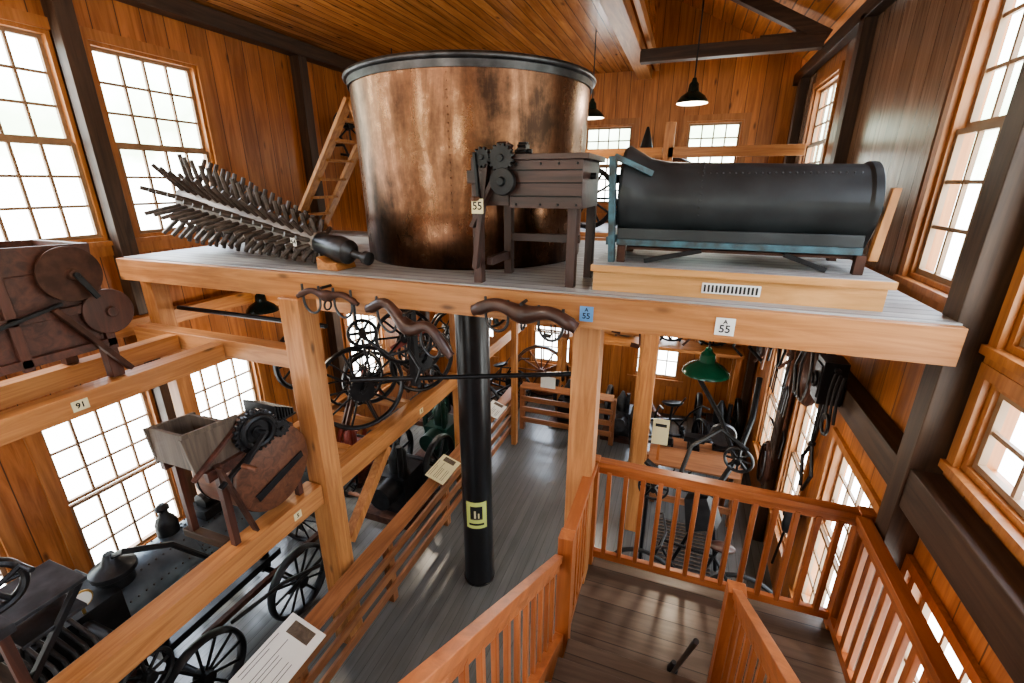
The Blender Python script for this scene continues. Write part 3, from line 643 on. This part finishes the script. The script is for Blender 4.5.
def cultivator(name,loc,rot,s=1.0,m=iron,mw=iron,seed=1):
    b=B(name)
    for x in (-.5,.5): b.wheel((x,0,.36),(1,0,0),.36,10,mw,rim=.018,hub=.05,sp=.011,flat=2)
    b.cyl((-.55,0,.36),(.55,0,.36),.022,m)
    for x in (-.35,0,.35): b.beam((x,-.6,.5),(x*.6,.5,.48),.035,.035,m)
    for y in (-.55,-.1,.4): b.beam((-.38,y,.52),(.38,y,.52),.04,.035,m)
    for k in range(6):
        x=-.35+.14*k; y=-.4+.25*(k%2); b.tube([(x,y,.52),(x,y-.12,.42),(x,y-.1,.2),(x+.0,y+.05,.03)],.012,m,6); b.prism([(x-.04,y,.10),(x+.04,y,.10),(x,y+.06,.005)],(0,.015,.01),iron2)
    for x in (-.2,.2): b.tube([(x,.2,.5),(x*1.3,.0,.85),(x*1.5,-.25,1.1),(x*1.6,-.45,1.15)],.014,m,6)
    b.tube([(.05,.3,.5),(.1,.1,.9),(.12,-.1,1.15)],.012,rust,6); b.lathe((0,.05,.95),(0,.3,1),[(.02,-.02),(.12,.01),(.16,.05),(.155,.055),(.1,.02)],m,20); b.cyl((0,.1,.5),(0,.05,.95),.018,m)
    b.tube([(0,.5,.5),(0,.8,.45),(0,1.05,.5)],.03,brn_w,8); b.gear((.15,-.05,.55),(1,0,0),.1,.03,14,m)
    b.xf(Matrix.Translation(V(loc))@Matrix.Rotation(math.radians(rot),4,'Z')@Matrix.Scale(s,4)); b.done(.0)
cultivator('horse_cultivator',(.15,6.55,0),20,1.0)
cultivator('horse_cultivator',(-4.0,3.7,0),-80,.85)
cultivator('horse_cultivator',(-2.9,7.35,0),70,.9)
cultivator('horse_cultivator',(-.75,7.45,3.46),20,.6)
# raised display shelf rear right with implements
b=B('implement_shelf'); b.box(-1.9,1.1,7.45,7.95,1.5,1.56,bm_[0])
for x in (-1.86,-.4,1.04): b.box(x-.04,x+.04,7.47,7.55,0,1.5,bm_[2]); b.box(x-.04,x+.04,7.86,7.94,0,1.5,bm_[2])
b.done(.003)
for x,R in ((-1.4,.30),(-.75,.34),(.0,.30),(.65,.36)): flywheel_machine('feed_grinder',x,7.7,1.56,R,ns=8,bodym=iron2,axd=(.2,-1,0),second=False)
def wagon_wheel(name,c,ax,R,m=brn_w):
    b=B(name); b.wheel(c,ax,R,12,m,rim=.028,hub=.07,sp=.015,flat=1); b.torus(c,ax,R,.012,iron,48,6,flat=2.2); b.done()
wagon_wheel('wagon_wheel',(-2.35,8.05,.57),(0,1,.1),.55)
wagon_wheel('wagon_wheel',(-4.6,4.3,1.9),(1,0,0),.4,iron)
b=B('rear_loft'); b.box(XL+.17,XR-.15,6.4,YB-.01,3.4,3.46,deck); b.box(XL+.17,XR-.15,6.33,6.39,3.25,3.47,bm_[0])
b.box(-.3,XR-.15,6.33,6.40,4.40,4.52,bm_[0]); b.box(-.36,-.24,6.33,6.42,3.47,4.8,bm_[2]); b.box(XL+.17,-2.5,6.33,6.4,4.0,4.1,bm_[0]); b.box(-2.5,-2.4,6.33,6.42,3.47,5.58,bm_[2])
b.box(-1.4,-.37,6.33,6.40,4.40,4.52,bm_[0])
b.done(.003)
wagon_wheel('spinning_wheel',(-1.35,6.8,3.90),(.25,1,0),.42,iron); wagon_wheel('wagon_wheel',(-.25,7.7,3.97),(.4,1,0),.48,brn_w)
wagon_wheel('wagon_wheel',(-3.9,7.0,3.98),(1,.3,0),.5,iron)
engine('stationary_engine',.65,6.95,3.46,iron,.8); engine('stationary_engine',-3.2,7.2,3.46,iron,.9)
b=B('hay_cone'); b.lathe((-.60,6.75,4.1),(0,0,1),[(.2,0),(.16,.15),(.03,.65),(.015,.7)],iron,16); b.cyl((-.60,6.75,3.46),(-.60,6.75,4.1),.03,iron); b.done()

# ------------------------------------------------------------------ right side tools
def wtool(name,kind,y,z,x=XR-.06):
    b=B(name)
    if kind=='fork':
        b.cyl((x,y,z),(x,y,z-.9),.013,brn_w,n=8)
        for d in (-.08,0,.08): b.tube([(x,y,z-.88),(x,y+d,z-.95),(x-.01,y+d,z-1.2)],.007,iron,6)
    elif kind=='scythe':
        b.tube([(x,y,z),(x-.05,y+.05,z-.4),(x,y+.02,z-.8),(x-.03,y-.02,z-1.2)],.015,brn_w,8)
        b.prism([(x-.02,y-.02,z-1.2),(x-.02,y+.3,z-1.1),(x-.02,y+.6,z-1.18),(x-.02,y+.3,z-1.16)],(.004,0,0),iron)
    elif kind=='collar':
        P=[]
        for k in range(22):
            a=2*math.pi*k/21; P.append((x-.05,y+.14*math.sin(a),z-.3+.24*math.cos(a)))
        b.tube(P,.045,leather,8); b.tube([(p[0]-.05,p[1]*1.0,p[2]) for p in P[:-2]],.012,iron2,6)
    elif kind=='strap':
        for k in range(3):
            P=[(x-.02-.015*k,y+.04*k+.04*math.sin(t/10*math.pi),z-t*.035) for t in range(11)]
            b.tube(P,.010,rubber,6)
        b.torus((x-.05,y+.06,z-.38),(1,0,0),.07,.012,rubber)
    elif kind=='pulley':
        b.wheel((x-.03,y,z-.2),(1,-.4,0),.18,5,iron,rim=.025,hub=.04); b.cyl((x+.05,y,z-.2),(x-.1,y,z-.2),.015,iron); b.tube([(x,y,z),(x,y+.2,z-.6),(x-.02,y+.25,z-1.0)],.012,iron)
    elif kind=='box':
        b.box(x-.1,x+.05,y-.09,y+.09,z-.32,z,blackp); b.box(x-.11,x-.10,y-.07,y+.07,z-.28,z-.04,iron2); b.torus((x-.12,y,z-.16),(1,0,0),.05,.012,iron); b.cyl((x-.02,y-.13,z-.05),(x-.02,y+.13,z-.05),.02,iron2)
    elif kind=='saw':
        P=[(x-.02,y-.5,z),(x-.02,y+.5,z+.02)]+[(x-.02,y+.5-k*.05,z-.12-(.03 if k%2 else 0)) for k in range(21)]
        b.prism(P,(.004,0,0),iron2); b.cyl((x-.02,y-.52,z+.1),(x-.02,y-.52,z-.1),.016,brn_w)
    elif kind=='tongs':
        for sg in (-1,1): b.tube([(x-.02,y+sg*.05,z),(x-.03,y+sg*.02,z-.35),(x-.03,y-sg*.03,z-.45),(x-.03,y-sg*.16,z-.62),(x-.03,y-sg*.03,z-.85)],.015,iron,6)
        b.ball((x-.03,y,z-.4),.03,iron,n=8)
    b.done()
XI=XR-.19
for n,k,y,z,x in (('harness_straps','strap',3.36,2.88,XI),('control_box','box',3.62,2.92,XI),('horse_collar','collar',3.95,2.98,XI),('harness_straps','strap',4.18,3.0,XI),('ice_tongs','tongs',4.38,3.15,XI),('pulley_block','pulley',4.62,3.15,XI),('hay_fork','fork',4.8,3.1,XI),
    ('harness_straps','strap',4.98,3.1,XI),('ice_tongs','tongs',5.2,3.1,XI),('hay_fork','fork',5.4,3.1,XI),('pulley_block','pulley',5.55,3.1,XI),('horse_collar','collar',5.8,3.05,XI),('scythe','scythe',6.05,3.1,XI),('pulley_block','pulley',6.7,3.1,XI),('hay_fork','fork',7.1,3.1,XI),
    ('ice_tongs','tongs',4.07,2.4,XR-.06),('hay_fork','fork',5.12,2.45,XR-.06),('scythe','scythe',5.38,2.5,XR-.03),('horse_collar','collar',6.8,2.4,XR-.06),('crosscut_saw','saw',7.6,2.5,XI),('pulley_block','pulley',4.08,1.45,XR-.08),('horse_collar','collar',5.33,1.3,XR-.06)):
    wtool(n,k,y,z,x)
b=B('walking_plow')
b.tube([(.55,4.2,1.2),(.75,4.5,1.45),(.9,4.9,1.75),(.95,5.2,2.1)],.03,iron,8); b.tube([(.75,4.5,1.45),(.6,4.9,1.7),(.35,5.2,2.0)],.026,iron,8); b.tube([(.55,4.2,1.2),(.2,4.0,1.35),(-.1,4.1,1.5)],.035,iron,8)
b.prism([(.5,4.1,1.2),(.62,4.05,.9),(.35,4.0,.85),(.3,4.1,1.15)],(.05,.12,.05),iron); b.wheel((.0,4.05,1.25),(0,1,0),.15,6,iron,rim=.012,hub=.03)
b.cyl((.55,4.2,1.2),(.75,4.5,0.025),.02,iron); b.cyl((.75,4.5,1.45),(.3,4.5,0.025),.02,iron); b.cyl((-.05,4.1,1.4),(-.05,4.2,0),.02,iron)
b.tube([(.2,4.0,1.35),(.3,4.2,1.7),(.55,4.35,1.85),(.8,4.3,1.7)],.022,iron,8); b.wheel((.75,4.35,1.55),(.3,1,0),.14,8,iron,rim=.014,hub=.03)
b.done()
b=B('antique_bicycle')
for x in (-.02,.88):
    b.torus((x,3.75,.385),(.08,1,0),.33,.019,rubber,40,8); b.torus((x,3.75,.385),(.08,1,0),.31,.008,iron2,40,6); b.cyl((x,3.70,.385),(x,3.80,.385),.025,iron2)
    for k in range(16):
        a=2*math.pi*k/16; b.cyl((x,3.75,.385),(x+.31*math.cos(a),3.75,.385+.31*math.sin(a)),.002,iron2,n=4)
for p,q in (((.0,3.75,.38),(.15,3.75,.95)),((.15,3.75,.9),(.60,3.75,.85)),((.15,3.75,.8),(.43,3.75,.33)),((.43,3.75,.33),(.62,3.75,.95)),((.43,3.75,.33),(.88,3.75,.38)),((.6,3.75,.85),(.88,3.75,.38))): b.cyl(p,q,.015,iron)
b.tube([(.05,3.5,.98),(.12,3.52,1.02),(.16,3.75,1.0),(.12,3.98,1.02),(.05,4.0,.98)],.012,iron2); b.ball((.64,3.75,.98),.1,leather,(1.2,.7,.35)); b.torus((.43,3.75,.33),(0,1,0),.09,.006,iron)
b.cyl((.43,3.78,.33),(.38,3.78,.18),.008,iron);b.cyl((.43,3.72,.33),(.48,3.72,.48),.008,iron)
b.done()
b=B('floor_mat'); b.box(.1,.7,2.9,5.2,0,.012,iron2)
for k in range(38): b.box(.1,.7,2.93+k*.06,2.95+k*.06,.012,.022,grey_w)
b.done()
b=B('workbench'); b.box(-.05,.9,5.48,5.85,.78,.84,br_[0])
for x in (0,.85):
    for y in (5.52,5.8): b.box(x-.03,x+.03,y-.03,y+.03,0,.78,br_[2])
b.done(.003)
b=B('bench_vise'); b.box(.0,.18,5.55,5.7,.84,.9,iron); b.box(.02,.16,5.5,5.56,.9,1.0,iron); b.box(.02,.16,5.62,5.68,.9,1.0,iron); b.cyl((.09,5.42,.94),(.09,5.7,.94),.018,iron2); b.cyl((.03,5.42,.94),(.15,5.42,.94),.008,iron2); b.done(.003)
b=B('anvil'); b.box(.35,.5,5.58,5.74,.84,.88,iron); b.box(.38,.47,5.61,5.71,.88,.95,iron); b.box(.3,.55,5.59,5.73,.95,1.02,iron); b.cyl((.55,5.66,.99),(.64,5.66,1.0),.045,iron,.008); b.done(.004)
b=B('hand_grindstone'); b.lathe((.76,5.7,1.06),(0,1,0),[(.15,0),(.16,.02),(.16,.05),(.15,.07)],iron2,28); b.box(.66,.88,5.68,5.8,.84,.88,iron); b.beam((.68,5.74,.88),(.76,5.74,1.06),.03,.03,iron); b.beam((.86,5.74,.88),(.76,5.74,1.06),.03,.03,iron); b.done()
for i,(x,y,z) in enumerate(((-.9,4.6,3.0),(-1.1,5.28,2.9),(.2,4.5,3.05),(.6,4.75,3.0),(-1.9,5.28,2.9),(.9,4.4,3.0),(.75,3.9,3.05),(-.6,5.63,2.9),(-1.5,5.63,2.8),(.45,5.63,2.9),(.05,5.28,2.7),(.8,5.28,2.6),(-2.3,5.63,2.95),(.0,5.63,3.1),(-.85,5.28,3.0))):
    b=B('hanging_pulley'); top=3.34 if y<4.9 else 3.40; b.wheel((x,y,z),(.3*(i%3-1),1,0),.13,5,iron,rim=.016,hub=.03); b.cyl((x,y,z+.05),(x,y,top),.008,iron)
    b.tube([(x+.12,y,z),(x+.16,y,z-.25),(x+.08,y,z-.35)],.014,rust); b.tube([(x-.12,y,z),(x-.15,y,z-.2),(x-.05,y,z-.3)],.014,iron); b.done()
b=B('hanging_rail'); b.box(-2.5,1.15,5.25,5.32,3.40,3.48,bm_[0]); b.box(-2.5,1.15,5.6,5.67,3.40,3.48,bm_[0]); b.box(-2.6,-2.5,5.0,5.7,3.40,3.48,bm_[1]); b.box(.5,.6,5.001,6.33,3.3,3.395,bm_[1]); b.box(-1.6,-1.5,5.001,6.33,3.3,3.395,bm_[1]); b.done(.003)
b=B('hanging_tool_rack')
b.box(-2.3,-.35,6.2,6.26,2.7,2.78,bm_[0]); b.box(-2.3,-.35,6.2,6.26,2.1,2.16,bm_[0])
for x in (-2.3,-.4): b.box(x,x+.08,6.18,6.28,0,3.24,bm_[2])
for k in range(20):
    x=-2.17+k*.09; h=random.uniform(.4,.9); m=random.choice([iron,rust,brn_w,iron2]); b.cyl((x,6.16,2.8),(x+random.uniform(-.08,.08),6.14,2.8-h),.012,m,n=6)
    if k%3==0: b.torus((x,6.14,2.45-.1*(k%2)),(0,1,0),.1,.013,m,20,6)
    else: b.beam((x-.06,6.14,2.8-h),(x+.06,6.14,2.78-h),.02,.06,m)
b.done()

# ------------------------------------------------------------------ lamps
bulb=emis('warm_bulb',(1,.8,.55),6)
def lamp(name,x,y,z,top,m,r=.16,power=15,double=False):
    b=B(name)
    b.lathe((x,y,z),(0,0,1),[(r,0),(r*.97,.02),(r*.75,.06),(r*.35,.10),(r*.3,.16),(r*.18,.18),(r*.12,.21)],m,32,caps=False)
    b.lathe((x,y,z),(0,0,1),[(r*.98,.001),(r*.94,.018),(r*.72,.054),(r*.33,.094)],white,32,caps=False)
    b.cyl((x,y,z+.2),(x,y,top),.007,iron,n=6); b.ball((x,y,z+.05),.03,bulb)
    if double: b.cyl((x+.12,y,z+1.0),(x+.12,y,top),.01,iron,n=6)
    b.done()
    if power:
        l=bpy.data.lights.new(name+'_bulb','POINT'); l.energy=power; l.color=(1,.86,.68); l.shadow_soft_size=.05
        o=bpy.data.objects.new(name+'_bulb',l); o.location=(x,y,z-.03); bpy.context.scene.collection.objects.link(o)
lamp('added_fill_lamp',-.07,5.0,4.80,6.4,dgreen,.14,12,True)
lamp('added_fill_lamp',-1.2,6.0,4.84,5.75,dgreen,.15,8)
lamp('added_fill_lamp',.28,3.6,2.70,3.47,green,.175,14)
lamp('added_fill_lamp',-3.85,3.25,2.90,3.46,dgreen,.15,12)
lamp('added_fill_lamp',-1.0,7.0,2.6,3.24,dgreen,.15,30)  # added fill lamp, out of sight, brightens the rear lower floor
lamp('added_fill_lamp',-3.8,5.8,2.6,5.74,dgreen,.15,28)  # added fill lamp hidden behind the platform, lifts the left rear shadows
lamp('added_fill_lamp',-1.15,4.4,2.95,3.47,dgreen,.15,20)  # added fill lamp under the deck, lightens the space below the platform
lamp('added_fill_lamp',-3.0,1.0,5.2,5.75,dgreen,.16,20)  # added fill lamp outside the view, brightens the upper left side
lamp('added_fill_lamp',-1.6,0.2,5.3,5.75,dgreen,.16,30)  # added fill lamp above the camera, out of view, lights the near room
def panel(name,c,w,d,m=paper,tilt=.35):
    x,y,z=c; b=B(name); up=V((tilt,0,1)).normalized(); b.beam((x,y-w/2,z),(x,y+w/2,z),d,.008,m,up=up)
    for k in range(9):
        if k in (2,6): continue
        b.beam((x-.38*d+.085*d*k,y-w*.42,z+.006+(.38*d-.085*d*k)*tilt),(x-.38*d+.085*d*k,y+w*(.0 if k%3 else .2),z+.006+(.38*d-.085*d*k)*tilt),.004,.002,iron2,up=up)
    b.beam((x,y+w*.26,z+.006),(x,y+w*.44,z+.006),d*.6,.002,grey_w,up=up)
    b.done()
panel('information_panel',(-2.34,1.60,.93),.55,.32); panel('information_panel',(-2.34,4.0,.93),.45,.24,cream); panel('information_panel',(-2.34,5.6,.93),.4,.24,paper)
b=B('information_sign'); b.box(-.09,.10,5.18,5.19,1.08,1.42,cream); b.box(-.01,.02,5.19,5.21,.85,1.42,rl_[2])
b.box(-.06,.07,5.177,5.18,1.32,1.36,ink); b.done()
b=B('information_sign'); b.box(-1.95,-1.7,6.64,6.65,.9,1.1,paper); b.done()
b=B('camera_tripod_leg'); b.cyl((.22,2.02,LZ+.03),(.20,1.3,2.6),.010,blackp); b.lathe((.222,2.06,LZ),(0,-.1,1),[(.03,0),(.03,.02),(.02,.05),(.013,.08)],rubber,16); b.done()

# ------------------------------------------------------------------ lighting
w=bpy.data.worlds.new('World'); bpy.context.scene.world=w; w.use_nodes=True; nt=w.node_tree; L=nt.links.new
bg=nt.nodes['Background']; tc=N(nt,'ShaderNodeTexCoord'); sp=N(nt,'ShaderNodeSeparateXYZ'); L(tc.outputs['Generated'],sp.inputs[0])
nz=N(nt,'ShaderNodeTexNoise'); nz.inputs['Scale'].default_value=9; nz.inputs['Detail'].default_value=6; L(tc.outputs['Generated'],nz.inputs['Vector'])
h=math_(nt,'ADD',sp.outputs[2],math_(nt,'MULTIPLY',math_(nt,'SUBTRACT',nz.outputs['Fac'],.5),.35))
cr=N(nt,'ShaderNodeValToRGB'); e=cr.color_ramp.elements
e[0].position=.0; e[0].color=(.60,.62,.60,1); e[1].position=.30; e[1].color=(.82,.93,1.08,1)
x=e.new(.06); x.color=(.30,.38,.27,1); x=e.new(.18); x.color=(.50,.58,.52,1)
L(h,cr.inputs[0]); L(cr.outputs[0],bg.inputs['Color']); bg.inputs['Strength'].default_value=11.5
s=bpy.data.lights.new('sun','SUN'); s.energy=4; s.angle=.1; s.color=(1,.93,.82); o=bpy.data.objects.new('sun',s); o.rotation_euler=(math.radians(20),math.radians(-48),0); bpy.context.scene.collection.objects.link(o)

cam=bpy.data.cameras.new('camera'); cam.lens=16; cam.sensor_width=36; cam.clip_start=.05
co=bpy.data.objects.new('camera',cam); co.location=(0,0,4.1); co.rotation_euler=(math.radians(90-19.15),0,math.radians(20.3)); bpy.context.scene.collection.objects.link(co)
bpy.context.scene.camera=co
vs=bpy.context.scene.view_settings
vs.view_transform='AgX'
try: vs.look='AgX - Medium High Contrast'
except Exception: pass
vs.exposure=0.5
